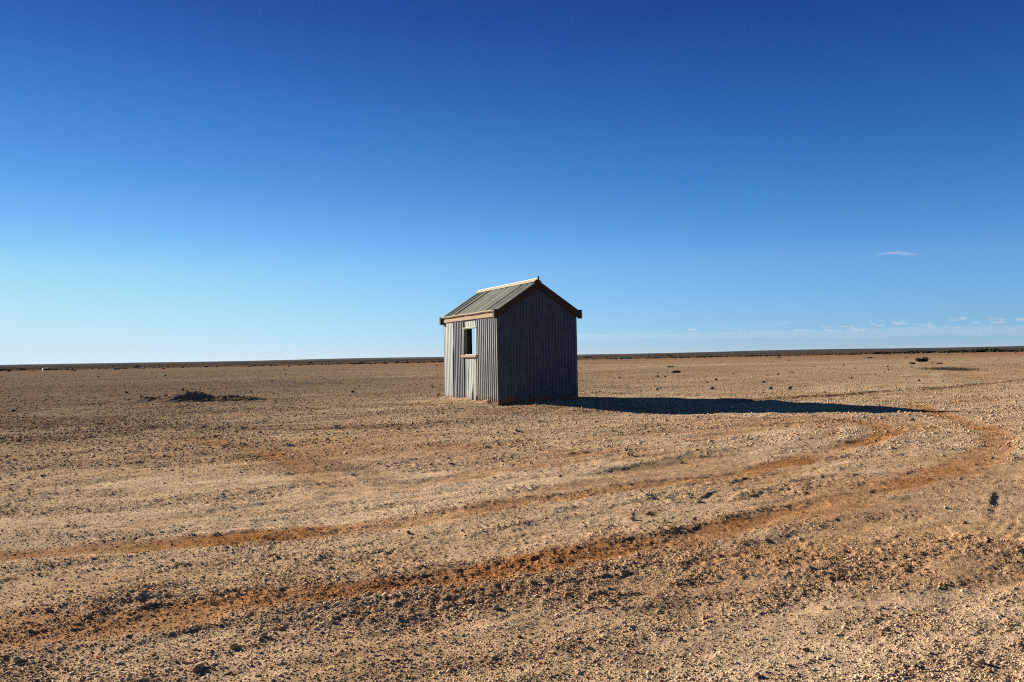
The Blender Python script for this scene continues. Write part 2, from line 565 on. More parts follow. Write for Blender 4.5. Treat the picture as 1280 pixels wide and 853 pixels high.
m_wall = [iron('galvanised_wall_iron', (.225, .24, .232), (.285, .30, .288)),
          iron('weathered_wall_iron', (.195, .21, .207), (.25, .265, .258)),
          iron('pale_wall_iron', (.255, .265, .25), (.315, .325, .30))]
m_gable = iron('shaded_gable_iron', (.058, .070, .092), (.098, .113, .142), rust=.35, metal=.5, rough=.55)  # near gable's shade put into the colour: darker, bluer than the other walls
m_roof = iron('weathered_roof_iron', (.17, .185, .150), (.29, .295, .235), rust=.4, metal=.08, rough=.6, base_rust=False, streak=(.8, 9, .8))


def wood(name, a, b_, rough=.85):
    m, t, b = mat(name, rough=rough, spec=.2)
    t.links.new(ramp(t, noise(t, 3, 6, stretch=(5, 1.2, 14), rough=.7), [(.3, a), (.7, b_)]), b.inputs['Base Color'])
    bump(t, b, noise(t, 8, 4, stretch=(6, 1, 14)), .4, .006)
    return m


m_fascia = wood('bare_timber', (.22, .145, .085), (.42, .30, .19))
m_barge = wood('dark_timber', (.030, .020, .014), (.065, .043, .028))
m_cream = wood('flaking_cream_paint', (.36, .31, .22), (.53, .47, .35), .6)
m_foot = wood('rusty_footing', (.09, .040, .018), (.20, .095, .040), 1.0)
m_slab, _, _ = mat('floor_concrete', (.25, .20, .15), .95)


def leaf_mat(name, a, b_):
    m, t, b = mat(name, rough=.9, spec=.1)
    t.links.new(ramp(t, noise(t, 3.5, 3), [(.3, a), (.7, b_)]), b.inputs['Base Color'])
    return m


m_shrub = leaf_mat('dark_saltbush', (.022, .026, .016), (.055, .058, .036))
m_shrub2 = leaf_mat('grey_saltbush', (.045, .050, .032), (.10, .10, .062))
m_grass = leaf_mat('dry_green_grass', (.10, .095, .045), (.20, .17, .085))
m_twig, _, _ = mat('twig_bark', (.09, .065, .045), .95)
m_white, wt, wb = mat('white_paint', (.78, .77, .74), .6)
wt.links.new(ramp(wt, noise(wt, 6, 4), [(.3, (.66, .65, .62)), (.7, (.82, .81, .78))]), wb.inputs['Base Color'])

# ------------------------------------------------------------------ ground sheet
def build_ground():
    fine = np.radians(np.linspace(-36, 36, 1120))
    side = np.radians(np.concatenate([np.linspace(36.4, 60, 30), np.linspace(64, 176, 24)]))
    th = np.concatenate([-side[::-1], fine, side])
    r = [0.25]
    while r[-1] < 3.2: r.append(r[-1] * 1.09)
    while r[-1] < 62: r.append(r[-1] * 1.0036)
    while r[-1] < 420: r.append(r[-1] * 1.011)
    while r[-1] < 40000: r.append(r[-1] * 1.045)
    r = np.array(r)
    T, Rr = np.meshgrid(th, r)
    X = (np.sin(T) * Rr).ravel(); Y = (np.cos(T) * Rr).ravel()
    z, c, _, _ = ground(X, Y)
    nr, ncol = len(r), len(th)
    i = np.arange(nr - 1)[:, None] * ncol
    j = np.arange(ncol)[None, :]
    jn = (j + 1) % ncol
    F = np.stack([i + j, i + jn, i + ncol + jn, i + ncol + j], -1).reshape(-1, 4)[:, ::-1]
    # close the small hole under the camera with one row of faces to a centre point
    V = np.column_stack([X, Y, z])
    V = np.vstack([V, [[0, 0, z[:ncol].mean()]]])
    c = np.vstack([c, c[:1]])
    k = np.arange(ncol)
    tri = np.stack([np.full(ncol, len(V) - 1), k, (k + 1) % ncol, (k + 1) % ncol], -1)
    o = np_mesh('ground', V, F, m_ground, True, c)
    bm_tri = tri[:, :3]
    me = o.data
    oc = np_mesh('ground_centre', V[np.r_[0:ncol, len(V) - 1]], np.stack([np.full(ncol, ncol), (k + 1) % ncol, k], -1), m_ground, True, c[np.r_[0:ncol, len(V) - 1]])
    # join the two into one sheet
    with bpy.context.temp_override(active_object=o, selected_editable_objects=[o, oc], object=o, selected_objects=[o, oc]):
        bpy.ops.object.join()
    o['kind'] = 'structure'
    return o


build_ground()

# ------------------------------------------------------------------ gravel lying on it
OCT_V = np.array([(1, 0, 0), (-1, 0, 0), (0, 1, 0), (0, -1, 0), (0, 0, 1), (0, 0, -1)], float)
OCT_F = np.array([(0, 2, 4), (2, 1, 4), (1, 3, 4), (3, 0, 4), (2, 0, 5), (1, 2, 5), (3, 1, 5), (0, 3, 5)])
_b = bmesh.new(); bmesh.ops.create_icosphere(_b, subdivisions=1, radius=1)
ICO_V = np.array([v.co[:] for v in _b.verts]); ICO_F = np.array([[v.index for v in f.verts] for f in _b.faces]); _b.free()


def rot3(n):
    q = RNG.normal(size=(n, 4)); q /= np.linalg.norm(q, axis=1)[:, None]
    w_, x, y, z = q.T
    return np.stack([1 - 2 * (y * y + z * z), 2 * (x * y - z * w_), 2 * (x * z + y * w_), 2 * (x * y + z * w_), 1 - 2 * (x * x + z * z), 2 * (y * z - x * w_),
                     2 * (x * z - y * w_), 2 * (y * z + x * w_), 1 - 2 * (x * x + y * y)], -1).reshape(n, 3, 3)


def lumps(X, Y, Z, size, tint, BV, BF, flat=.62, jitter=.28):
    n = len(X)
    V = BV[None] * (1 + RNG.normal(0, jitter, (n, len(BV), 1)).clip(-.6, .7))
    V = V * RNG.uniform(.6, 1.15, (n, 1, 3))
    V = np.einsum('nij,nkj->nki', rot3(n), V)
    V[:, :, 2] *= flat
    V *= size[:, None, None]
    V[:, :, 0] += X[:, None]; V[:, :, 1] += Y[:, None]; V[:, :, 2] += (Z + size * flat * .35)[:, None]
    F = (BF[None] + (np.arange(n) * len(BV))[:, None, None]).reshape(-1, 3)
    return V.reshape(-1, 3), F, np.repeat(tint, len(BV), 0)


def stone_tint(n, base):
    c = base * RNG.uniform(.72, 1.22, (n, 1))
    k = RNG.random(n)
    c[k < .10] = np.array([.30, .14, .065]) * RNG.uniform(.8, 1.2, ((k < .10).sum(), 1))
    c[(k > .90) & (k < .975)] = np.array([.16, .11, .075]) * RNG.uniform(.6, 1.1, (((k > .90) & (k < .975)).sum(), 1))
    c[k > .985] = np.array([.60, .52, .42])
    return c


def scatter(n, y0, y1, keep):
    """points spread so that every distance gets its share; keep(rough, stain) is the chance of staying"""
    dy = RNG.uniform(1162 / y1, 1162 / y0, n)
    d = 1162 / dy
    th = RNG.uniform(R(-34), R(34), n)
    X = np.sin(th) * d; Y = np.cos(th) * d
    z, c, rough, stain = ground(X, Y)
    ok = RNG.random(n) < keep(rough, stain, d)
    lx = np.abs((X - SHC[0]) * U[0] + (Y - SHC[1]) * U[1]); ly = np.abs((X - SHC[0]) * Vv[0] + (Y - SHC[1]) * Vv[1])
    ok &= ~((lx < SW / 2 + .08) & (ly < SL_ / 2 + .08))
    return X[ok], Y[ok], z[ok], c[ok], d[ok]


VS, FS, CS = [], [], []
off = 0
for n, y0, y1, smin, smax, pw, keep, BV, BF in (
        (560000, 3.2, 26, .0030, .0145, 2.8, lambda r, s, d: .22 + .78 * r ** 1.6, OCT_V, OCT_F),
        (9000, 3.2, 24, .007, .022, 3.2, lambda r, s, d: .04 + .96 * r ** 3, ICO_V, ICO_F),
        (230000, 9, 160, .0, .0, 0, lambda r, s, d: (.22 + .78 * r ** 1.5) * sstep(9, 26, d), OCT_V, OCT_F)):
    X, Y, Z, c, d = scatter(n, y0, y1, keep)
    u = RNG.random(len(X))
    if smin > 0:
        s = smin * (1 - u * (1 - (smin / smax) ** pw)) ** (-1 / pw)
        s = np.maximum(s, d / 830 * .5)
        s = np.minimum(s, .04)
    else:
        s = np.minimum(.008 * (1 - u * .985) ** (-.38) + d / 830 * .34, .07)
    tint = stone_tint(len(X), c * 1.05)
    V, F, C_ = lumps(X, Y, Z, s, tint, BV, BF)
    VS.append(V); FS.append(F + off); CS.append(C_); off += len(V)
gravel = np_mesh('gravel', np.vstack(VS), np.vstack(FS), m_peb, False, np.vstack(CS))
tag(gravel, 'tan and brown gravel scattered over the bare desert earth', 'gravel', kind='stuff')
del VS, FS, CS


# ------------------------------------------------------------------ single larger stones
def stone_mesh(seed):
    r = random.Random(seed)
    b = bmesh.new()
    bmesh.ops.create_icosphere(b, subdivisions=2, radius=1)
    ax = [Vector((r.gauss(0, 1), r.gauss(0, 1), r.gauss(0, 1))).normalized() for _ in range(7)]
    cut = [r.uniform(.55, .9) for _ in ax]
    for v in b.verts:
        for a, k in zip(ax, cut):
            t = v.co.dot(a)
            if t > k: v.co -= a * (t - k)
        v.co.z *= .65
    me = bpy.data.meshes.new('stone')
    b.to_mesh(me); b.free()
    a = me.attributes.new('tint', 'FLOAT_COLOR', 'POINT')
    tint = r.choice([(.34, .23, .14), (.30, .18, .10), (.24, .15, .095), (.40, .29, .19)])
    a.data.foreach_set('color', np.tile((*tint, 1), len(me.vertices)).astype(np.float32).ravel())
    me.materials.append(m_peb)
    return me


SM = [stone_mesh(i) for i in range(7)]
stone_px = [(620, 765, .035), (250, 838, .045), (292, 815, .04), (330, 800, .035), (352, 790, .03), (245, 842, .035), (1007, 813, .03), (945, 845, .03), (1240, 522, .10), (745, 528, .07),
            (833, 526, .06), (790, 575, .05), (268, 548, .10), (325, 542, .10), (645, 541, .07), (440, 596, .05), (1140, 524, .09), (1125, 516, .09), (868, 652, .035), (810, 645, .04), (830, 655, .035),
            (790, 650, .04), (905, 700, .03), (1030, 760, .03), (1140, 700, .035), (1205, 655, .04), (510, 668, .035), (530, 672, .035), (215, 700, .035), (235, 705, .03), (60, 770, .03), (20, 830, .035),
            (1165, 690, .03), (720, 760, .03), (850, 800, .03), (1225, 832, .035), (1100, 760, .03), (465, 700, .03), (700, 600, .05), (560, 575, .05)]
for i, (px, py, s) in enumerate(stone_px):
    p = at(px, py)
    o = bpy.data.objects.new('stone', SM[i % 7]); COL.objects.link(o)
    o.location = (p[0], p[1], ground_z(*p) + s * .2)
    s *= .62
    o.scale = (s * random.uniform(.9, 1.4), s * random.uniform(.8, 1.1), s)
    o.rotation_euler = (0, 0, random.uniform(0, 6.28))
    tag(o, 'fist sized tan stone lying loose on the gravelly desert earth', 'stone', 'larger loose stones on the bare plain')

# ------------------------------------------------------------------ rubble heap left of the shed
def rubble():
    p = at(240, 501)
    root = bpy.data.objects.new('rubble_heap', None); COL.objects.link(root)
    z0 = ground_z(*p)
    root.location = (p[0], p[1], z0)
    tag(root, 'low dark heap of rubble and earth left of the shed', 'rubble heap')
    nx, ny = 190, 90
    x = np.linspace(-2.6, 3.0, nx); y = np.linspace(-1.1, 1.1, ny)
    X, Y = np.meshgrid(x, y); X = X.ravel(); Y = Y.ravel()
    r1 = np.exp(-(((X + .15) / 1.25) ** 2 + (Y / .7) ** 2) ** 1.2)
    r2 = .62 * np.exp(-(((X - 1.2) / .9) ** 2 + (Y / .5) ** 2)) + .55 * np.exp(-(((X + 1.5) / .7) ** 2 + ((Y + .2) / .5) ** 2)) + .2 * np.exp(-(((X - 2.2) / .6) ** 2 + (Y / .4) ** 2))
    h = .34 * np.maximum(r1, r2)
    rg = .035 * np.clip(fbm(X, Y, .34, 201, 4, .65), -1, 1) + .03 * np.abs(gn(X, Y, .12, 203))
    edge = sstep(0, .06, h)
    z = h + rg * edge * np.clip(h / .12, 0, 1) - .03 * (1 - edge)
    gz = ground(X + p[0], Y + p[1])[0] - z0
    z = z + gz - .005
    i = np.arange(ny - 1)[:, None] * nx; j = np.arange(nx - 1)[None]
    F = np.stack([i + j, i + j + 1, i + nx + j + 1, i + nx + j], -1).reshape(-1, 4)
    np_mesh('earth_mound', np.column_stack([X, Y, z]), F, m_rub, False, parent=root)
    for k in range(12):
        a = random.gauss(.1, 1.0); b = random.gauss(-.1, .33)
        s = random.uniform(.025, .065)
        idx = int(np.argmin((X - a) ** 2 + (Y - b) ** 2))
        o = bpy.data.objects.new('rock', RM[k % 3]); COL.objects.link(o)
        o.parent = root
        o.location = (a, b, z[idx] + s * .25)
        o.scale = (s * 1.3, s, s * 1.1)
        o.rotation_euler = (random.uniform(-.4, .4), random.uniform(-.4, .4), random.uniform(0, 6.28))


RM = []
for i in range(3):
    me = stone_mesh(50 + i); me.materials.clear(); me.materials.append(m_rub); me.name = 'rock'
    RM.append(me)
rubble()


# ------------------------------------------------------------------ the shed
ROOT = bpy.data.objects.new('corrugated_shed', None)
COL.objects.link(ROOT)
ROOT.location = (SHC[0], SHC[1], 0)
ROOT.rotation_euler = (0, 0, SH_A)
tag(ROOT, 'small grey corrugated iron shed with gabled roof standing alone on the plain', 'shed')
HW, HL = SW / 2, SL_ / 2
EAVE = 2.76
PIT = math.tan(R(33.0))


def corr_sheet(name, n_len, pitch, amp, rows, place, m, phase=0.0, seg=8, extra=None, thick=True):
    """a corrugated sheet: s runs across the ribs, q (0..1) along them; place(s, q, off) gives the point"""
    ncol = max(3, int(n_len / pitch * seg) + 1)
    s = np.linspace(0, n_len, ncol)
    V = []
    for q in rows:
        for a in s:
            off_ = amp * math.sin(2 * math.pi * (a / pitch) + phase)
            if extra: off_ += extra(a, q)
            V.append(place(a, q, off_))
    nr = len(rows)
    i = np.arange(nr - 1)[:, None] * ncol; j = np.arange(ncol - 1)[None]
    F = np.stack([i + j, i + j + 1, i + ncol + j + 1, i + ncol + j], -1).reshape(-1, 4)
    o = np_mesh(name, V, F, m, True, parent=ROOT)
    return o


def dent(s0, z0, rs, rz, a):
    return lambda s, z: a * math.exp(-((s - s0) / rs) ** 2 - ((z - z0) / rz) ** 2)


# near gable: lower course, then the triangle of sheets lapping over it
def gable_top(x): return EAVE + (HW - abs(x)) * PIT - .01


PITCH_G = .110
d1 = [dent(.6, 1.2, .5, .9, .012), dent(1.9, .5, .6, .5, -.010), dent(1.3, 2.0, .5, .4, .008)]
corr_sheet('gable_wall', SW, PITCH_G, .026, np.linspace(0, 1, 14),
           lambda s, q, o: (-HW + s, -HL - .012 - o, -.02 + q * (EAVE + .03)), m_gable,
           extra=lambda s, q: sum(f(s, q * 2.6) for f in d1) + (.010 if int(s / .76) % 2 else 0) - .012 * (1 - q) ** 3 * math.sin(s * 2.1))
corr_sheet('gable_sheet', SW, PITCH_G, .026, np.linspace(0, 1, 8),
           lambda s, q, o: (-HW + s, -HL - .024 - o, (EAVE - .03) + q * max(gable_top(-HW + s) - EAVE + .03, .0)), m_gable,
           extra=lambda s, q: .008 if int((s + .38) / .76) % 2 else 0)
# far gable with its open doorway
DX0, DX1, DZ = -HW + 1.03, -HW + 1.86, 2.50
for a, b, z0, z1 in ((0, 1.03, -.02, EAVE), (1.86, SW, -.02, EAVE), (1.03, 1.86, DZ, EAVE)):
    corr_sheet('far_gable_wall', b - a, PITCH_G, .011, np.linspace(0, 1, 4),
               lambda s, q, o: (-HW + a + s, HL + .012 + o, z0 + q * (z1 - z0)), m_wall[0])
corr_sheet('far_gable_wall', SW, PITCH_G, .011, np.linspace(0, 1, 4),
           lambda s, q, o: (-HW + s, HL + .026 + o, EAVE - .03 + q * max(gable_top(-HW + s) - EAVE + .03, 0)), m_wall[0])
b = bmesh.new()
add_box(b, DX0 - .05, DX0 - .012, HL - .03, HL - .0, 0, DZ)
add_box(b, DX1 + .002, DX1 + .05, HL - .09, HL + .0, 0, DZ)
add_box(b, DX0 - .05, DX1 + .05, HL - .09, HL + .0, DZ + .002, DZ + .06)
bm_obj('door_frame', b, m_barge, ROOT)
# right wall
corr_sheet('side_wall', SL_, .125, .013, np.linspace(0, 1, 6),
           lambda s, q, o: (HW + .012 + o, -HL + s, -.02 + q * EAVE), m_wall[1])

# window wall: separate weathered sheets. t runs from the near corner
W0, W1, WZ0, WZ1 = 1.66, 2.66, 1.49, 2.36
P_W = .15


def wall_sheet(t0, t1, z0, z1, m, amp=.016, prud=0.0, extra=None, phase=0.0, pitch=P_W, ragged=0.0):
    def place(s, q, o):
        zb = z0 - (ragged * (vnoise(np.array([t0 + s]) * 7.0, np.array([.5]), 77)[0]) if ragged else 0)
        return (-HW - .014 - prud - o, -HL + t0 + s, zb + q * (z1 - zb))
    return corr_sheet('wall_sheet', t1 - t0, pitch, amp, np.linspace(0, 1, 16), place, m, phase=phase, extra=extra)


wall_sheet(-.012, .80, .0, EAVE, m_wall[0], extra=lambda s, q: -.010 * (1 - q) ** 4 * math.sin(s * 9), ragged=.07)
wall_sheet(.76, W0 - .02, .0, EAVE, m_wall[2], prud=.006, extra=lambda s, q: .012 * math.exp(-((s - .3) / .2) ** 2) * (1 - q), phase=.8, ragged=.07)
wall_sheet(W0 + .02, W1 - .04, .0, WZ0 - .06, m_wall[1], amp=.009, prud=.004,
           extra=lambda s, q: .055 * math.exp(-((s - .36 - .12 * q) / .09) ** 2 - ((q - .18) / .28) ** 2) - .02 * math.exp(-((s - .62) / .14) ** 2 - ((q - .5) / .3) ** 2) + .02 * (1 - q) ** 2, phase=1.9, ragged=.08)
wall_sheet(W0 + .02, W1 - .04, WZ1 + .03, EAVE, m_wall[1], amp=.009, phase=.4)
wall_sheet(W1 - .02, 3.66, .0, EAVE, m_wall[1], prud=.010,
           extra=lambda s, q: .030 * math.exp(-(s / .10) ** 2) * (1 - q) ** .6 + .035 * math.exp(-((s - .80) / .10) ** 2 - ((q - .08) / .2) ** 2), phase=2.2, ragged=.09)
wall_sheet(3.64, SL_ + .012, .0, EAVE, m_wall[1], prud=.014, amp=.009,
           extra=lambda s, q: .038 * math.exp(-(s / .06) ** 2) * sstep(0, .2, np.array(.72 - q)).item(), phase=.3, ragged=.05)

# window opening
xw = -HW
b = bmesh.new()
ring = []
for x in (xw - .030, xw + .075):
    o_ = [b.verts.new((x, -HL + y, z)) for y, z in ((W0 - .045, WZ0), (W1 + .045, WZ0), (W1 + .045, WZ1), (W0 - .045, WZ1))]
    i_ = [b.verts.new((x, -HL + y, z)) for y, z in ((W0, WZ0 + .02), (W1, WZ0 + .02), (W1, WZ1 - .02), (W0, WZ1 - .02))]
    ring.append((o_, i_))
for k in range(4):
    j = (k + 1) % 4
    (o0, i0), (o1, i1) = ring
    b.faces.new((o0[k], o0[j], i0[j], i0[k]))
    b.faces.new((o1[k], o1[j], i1[j], i1[k]))
    b.faces.new((o0[k], o0[j], o1[j], o1[k]))
    b.faces.new((i0[k], i0[j], i1[j], i1[k]))
wf = bm_obj('window_frame', b, m_wall[2], ROOT)
b = bmesh.new()
add_box(b, xw - .055, xw + .075, -HL + W0 - .12, -HL + W1 + .10, WZ1 + .002, WZ1 + .030, .005)
bm_obj('head_flashing', b, m_cream, wf)
b = bmesh.new()
add_box(b, xw - .095, xw + .075, -HL + W0 - .15, -HL + W1 + .17, WZ0 - .085, WZ0 - .002, .008)
bm_obj('window_sill', b, m_fascia, wf)

# footing and floor
b = bmesh.new()
add_box(b, -HW - .03, -HW + .10, -HL - .035, HL + .03, -.32, .035, .012)
add_box(b, HW - .10, HW + .03, -HL - .035, HL + .03, -.32, .035, .012)
add_box(b, -HW + .102, HW - .102, -HL - .03, -HL + .10, -.32, -.035, .012)
add_box(b, -HW + .102, HW - .102, HL - .10, HL + .03, -.32, .035, .012)
bm_obj('footing', b, m_foot, ROOT)
b = bmesh.new()
add_box(b, -HW + .104, HW - .104, -HL + .104, HL - .104, -.30, .03)
bm_obj('floor', b, m_slab, ROOT)
# frame inside
b = bmesh.new()
for y in (-HL + .06, 0, HL - .06):
    for x in ((-HW + .05, HW - .05) if y else (HW - .05,)):
        add_box(b, x - .035, x + .035, y - .035, y + .035, .035, EAVE)
    add_box(b, -HW + .09, HW - .09, y - .03, y + .03, EAVE - .1, EAVE - .002)
bm_obj('timber_frame', b, m_barge, ROOT)

# roof
RO = .045                          # the sheets end a little past the wall; the barge boards go on further
RUN = HW + RO
YO = .05


def roof_pt(side, run, y, up):
    """a point on the slope, run metres out from the ridge, up metres off it"""
    c_, s_ = math.cos(R(33.0)), math.sin(R(33.0))
    x = run + up * s_
    z = RIDGE - run * PIT + up * c_
    return (side * x, y, z)


RIDGE = EAVE + HW * PIT + .07
rr = random.Random(5)
for side in (-1, 1):
    y = -HL - YO
    k = 0
    while y < HL + YO - .01:
        y1 = min(y + .78, HL + YO)
        lift = .006 if k % 2 else .0
        mrf = bpy.data.materials['weathered_roof_iron'] if k not in (1, 4) else None
        if mrf is None:
            mrf = M_R2 if 'M_R2' in globals() else None
            if mrf is None:
                M_R2 = iron('pale_roof_iron', (.23, .235, .19), (.36, .355, .285), rust=.3, metal=.08, rough=.6, base_rust=False, streak=(.8, 9, .8))
                mrf = M_R2
        ya = y
        corr_sheet('roof_sheet', y1 - ya + .03, .15, .010, np.linspace(0, 1, 6),
                   lambda s, q, o: roof_pt(side, q * RUN, ya + s, o + lift + .026), mrf, phase=rr.uniform(0, 6),
                   seg=10, extra=lambda s, q: .030 * math.exp(-((((ya + s + 9.0) % .455) - .2) / .045) ** 2) + .010 * math.exp(-((s - (y1 - ya)) / .03) ** 2))
        y = y1
        k += 1
# ridge capping with a rolled top
b = bmesh.new()
c_, s_ = math.cos(R(33.0)), math.sin(R(33.0))
for side in (-1, 1):
    p = [roof_pt(side, 0.0, 0, .062), roof_pt(side, .105, 0, .058), roof_pt(side, .105, 0, .070), roof_pt(side, 0.0, 0, .076)]
    if side == 1:
        p[0] = (0.002, 0, p[0][2]); p[3] = (0.002, 0, p[3][2])
    add_prism(b, [(q[0], q[2]) for q in p], -HL - YO - .03, HL + YO + .03)
cx, cz = 0, RIDGE + .085
add_prism(b, [(cx + 0.024 * math.cos(t * math.pi / 5), cz + .024 * math.sin(t * math.pi / 5)) for t in range(10)], -HL - YO - .034, HL + YO + .034)
bm_obj('ridge_cap', b, m_cream, ROOT)


# barge boards: two raked boards on each gable, each ending in a boxed block
def barge(yc, side, t=.045):
    b = bmesh.new()
    run = HW + .065
    top0, top1 = RIDGE + .02, RIDGE + .02 - run * PIT
    dep = .235
    x0 = .0015 * side
    pts = [(x0, top0), (side * run, top1), (side * run, top1 - dep), (x0, top0 - dep)]
    add_prism(b, pts, yc - t / 2, yc + t / 2)
    bx0, bx1 = side * (run - .03), side * (run + .085)
    zt = top1 + .035
    add_box(b, min(bx0, bx1), max(bx0, bx1), yc - .085 if yc > 0 else yc - t / 2 - .012, yc + t / 2 + .012 if yc > 0 else yc + .085, zt - .275, zt, .006)
    return bm_obj('barge_board', b, m_barge, ROOT)


for yc in (-HL - YO - .035, HL + YO + .035):
    for side in (-1, 1):
        barge(yc, side)
b = bmesh.new()
add_box(b, -.022, .022, -HL - YO - .075, -HL - YO - .03, RIDGE - .12, RIDGE + .15, .006)
bm_obj('finial', b, m_barge, ROOT)

# eaves: timber fascia with a cream half-round gutter above it
ze = RIDGE - RUN * PIT
for side in (-1, 1):
    b = bmesh.new()
    xa, xb = side * (HW + .045), side * (HW + .075)
    add_box(b, min(xa, xb), max(xa, xb), -HL - .02, HL + .02, ze - .175, ze - .085, .005)
    xa, xb = side * (HW + .032), side * (HW + .058)
    add_box(b, min(xa, xb), max(xa, xb), -HL - .02, HL + .02, ze - .087, ze + .0)
    bm_obj('fascia', b, m_fascia, ROOT)
    b = bmesh.new()
    gx = side * (HW + .085); gz = ze + .030
    pts = []
    for k in range(13):
        t = math.pi + k * math.pi / 12
        pts.append((gx + .058 * math.cos(t), gz + .055 * math.sin(t)))
    for k in range(12, -1, -1):
        t = math.pi + k * math.pi / 12
        pts.append((gx + .050 * math.cos(t), gz + .047 * math.sin(t)))
    # a strip of quads so that the hollow is kept
    n = 13
    ya, yb = -HL - YO + .0, HL + YO - .0
    rows_ = []
    for yy in np.linspace(ya, yb, 16):
        wob = .006 * math.sin(yy * 3.1) + .004 * math.sin(yy * 7.7)
        rows_.append([b.verts.new((x, yy, z + wob)) for x, z in pts])
    for r0, r1 in zip(rows_[:-1], rows_[1:]):
        for i in range(len(pts)):
            j = (i + 1) % len(pts)
            b.faces.new((r0[i], r1[i], r1[j], r0[j]))
    bm_obj('gutter', b, m_cream, ROOT)


# ------------------------------------------------------------------ shrubs
def shrub_mesh(seed, n=260, low=.8, leaf=.16):
    """leaf sized faces through an uneven dome, about 1 m wide"""
    r = np.random.default_rng(seed)
    lob = [(r.uniform(-.32, .32), r.uniform(-.3, .3), r.uniform(.2, .55) * low, r.uniform(.22, .38)) for _ in range(7)]
    P = []
    for i in range(n):
        cx_, cy_, cz_, cr = lob[r.integers(len(lob))]
        v = r.normal(size=3); v /= np.linalg.norm(v)
        q = np.array([cx_, cy_, cz_]) + v * cr * r.uniform(.55, 1.05) * np.array([1, 1, .8])
        if q[2] < .02: q[2] = r.uniform(.02, .15)
        P.append(q)
    P = np.array(P)
    V, F = [], []
    for p in P:
        a = r.normal(size=3); a /= np.linalg.norm(a)
        b_ = np.cross(a, r.normal(size=3)); b_ /= np.linalg.norm(b_)
        s = leaf * r.uniform(.5, 1.2)
        k = len(V)
        V += [p + a * s, p + b_ * s * .5, p - a * s, p - b_ * s * .5]
        F.append((k, k + 1, k + 2, k + 3))
    return np.array(V), np.array(F)


def stem_arrays(seed):
    r = np.random.default_rng(seed)
    V, F = [], []
    for k in range(7):
        top = np.array([r.uniform(-.3, .3), r.uniform(-.3, .3), r.uniform(.3, .6)])
        base = top * np.array([.15, .15, 0])
        for a, c_, rad0, rad1 in ((base, top, .025, .008),):
            i0 = len(V)
            for t in range(4):
                an = t * math.pi / 2
                V.append(a + np.array([math.cos(an) * rad0, math.sin(an) * rad0, 0]))
            for t in range(4):
                an = t * math.pi / 2
                V.append(c_ + np.array([math.cos(an) * rad1, math.sin(an) * rad1, 0]))
            for t in range(4):
                F.append((i0 + t, i0 + (t + 1) % 4, i0 + 4 + (t + 1) % 4, i0 + 4 + t))
    return np.array(V), np.array(F)


PROTO = []
for i in range(5):
    root = np_mesh('shrub', *shrub_mesh(300 + i, 300 if i < 4 else 420), m_shrub if i in (0, 1, 4) else m_shrub2)
    root.data.name = 'foliage'
    PROTO.append(root.data)
    COL.objects.unlink(root); bpy.data.objects.remove(root)
st = np_mesh('stems', *stem_arrays(3), m_twig)
STEM = st.data
COL.objects.unlink(st); bpy.data.objects.remove(st)


def shrub(px, py, wpx, hpx, label, group=None, k=None, name='shrub', cat='shrub', stems=False, zoff=0.0):
    p = at(px, py)
    d = math.hypot(*p)
    sx = wpx * d / FPX; sz = hpx * d / FPX
    root = bpy.data.objects.new(name, None if stems else PROTO[random.randrange(5) if k is None else k])
    COL.objects.link(root)
    root.location = (p[0], p[1], ground_z(*p) - .03 * sz + zoff)
    root.rotation_euler = (0, 0, random.uniform(0, 6.28))
    if stems:
        f = bpy.data.objects.new('foliage', PROTO[k or 0]); COL.objects.link(f); f.parent = root
        s = bpy.data.objects.new('stems', STEM); COL.objects.link(s); s.parent = root
    root.scale = (sx, sx * .85, sz)
    return tag(root, label, cat, group)


# nearer single shrubs
shrub(1152, 452.5, 13, 8.5, 'dark round shrub standing alone near the path on the right', k=4, stems=True)
shrub(1140, 455.5, 8, 4, 'small brown shrub just left of the dark round shrub', k=1, stems=True)
shrub(846, 466.5, 15, 5, 'low dark shrub on bare ground right of the shed', k=0, stems=True)
shrub(838, 459.5, 8, 2.4, 'tiny flat shrub behind the low dark shrub right of the shed', k=3)
shrub(1174, 455, 7, 2.4, 'tiny dark shrub beside the faint path at right', k=0)
shrub(1088, 448, 6, 2.2, 'tiny dark shrub on the red earth short of the bush row', k=1)
shrub(481, 454.2, 5, 3.2, 'dark little shrub on the plain edge left of the shed', k=1)
shrub(145, 462, 5, 3.2, 'dark little shrub on the plain edge above the rubble heap', k=0)
# row of bushes on the right
x = 1098
while x < 1300:
    wp = random.uniform(9, 19); hp = random.uniform(3.8, 5.8)
    if 1228 < x < 1250: hp = random.uniform(6, 7.5)
    if not (1172 < x < 1180 or 1208 < x < 1214):
        shrub(x, 441.8 - (x - 1100) * .0150 + random.uniform(-.3, .3), wp, hp, 'dark rounded bush in the long row near the right horizon', 'bushes in a row near the right horizon')
    x += wp * random.uniform(.42, .7)
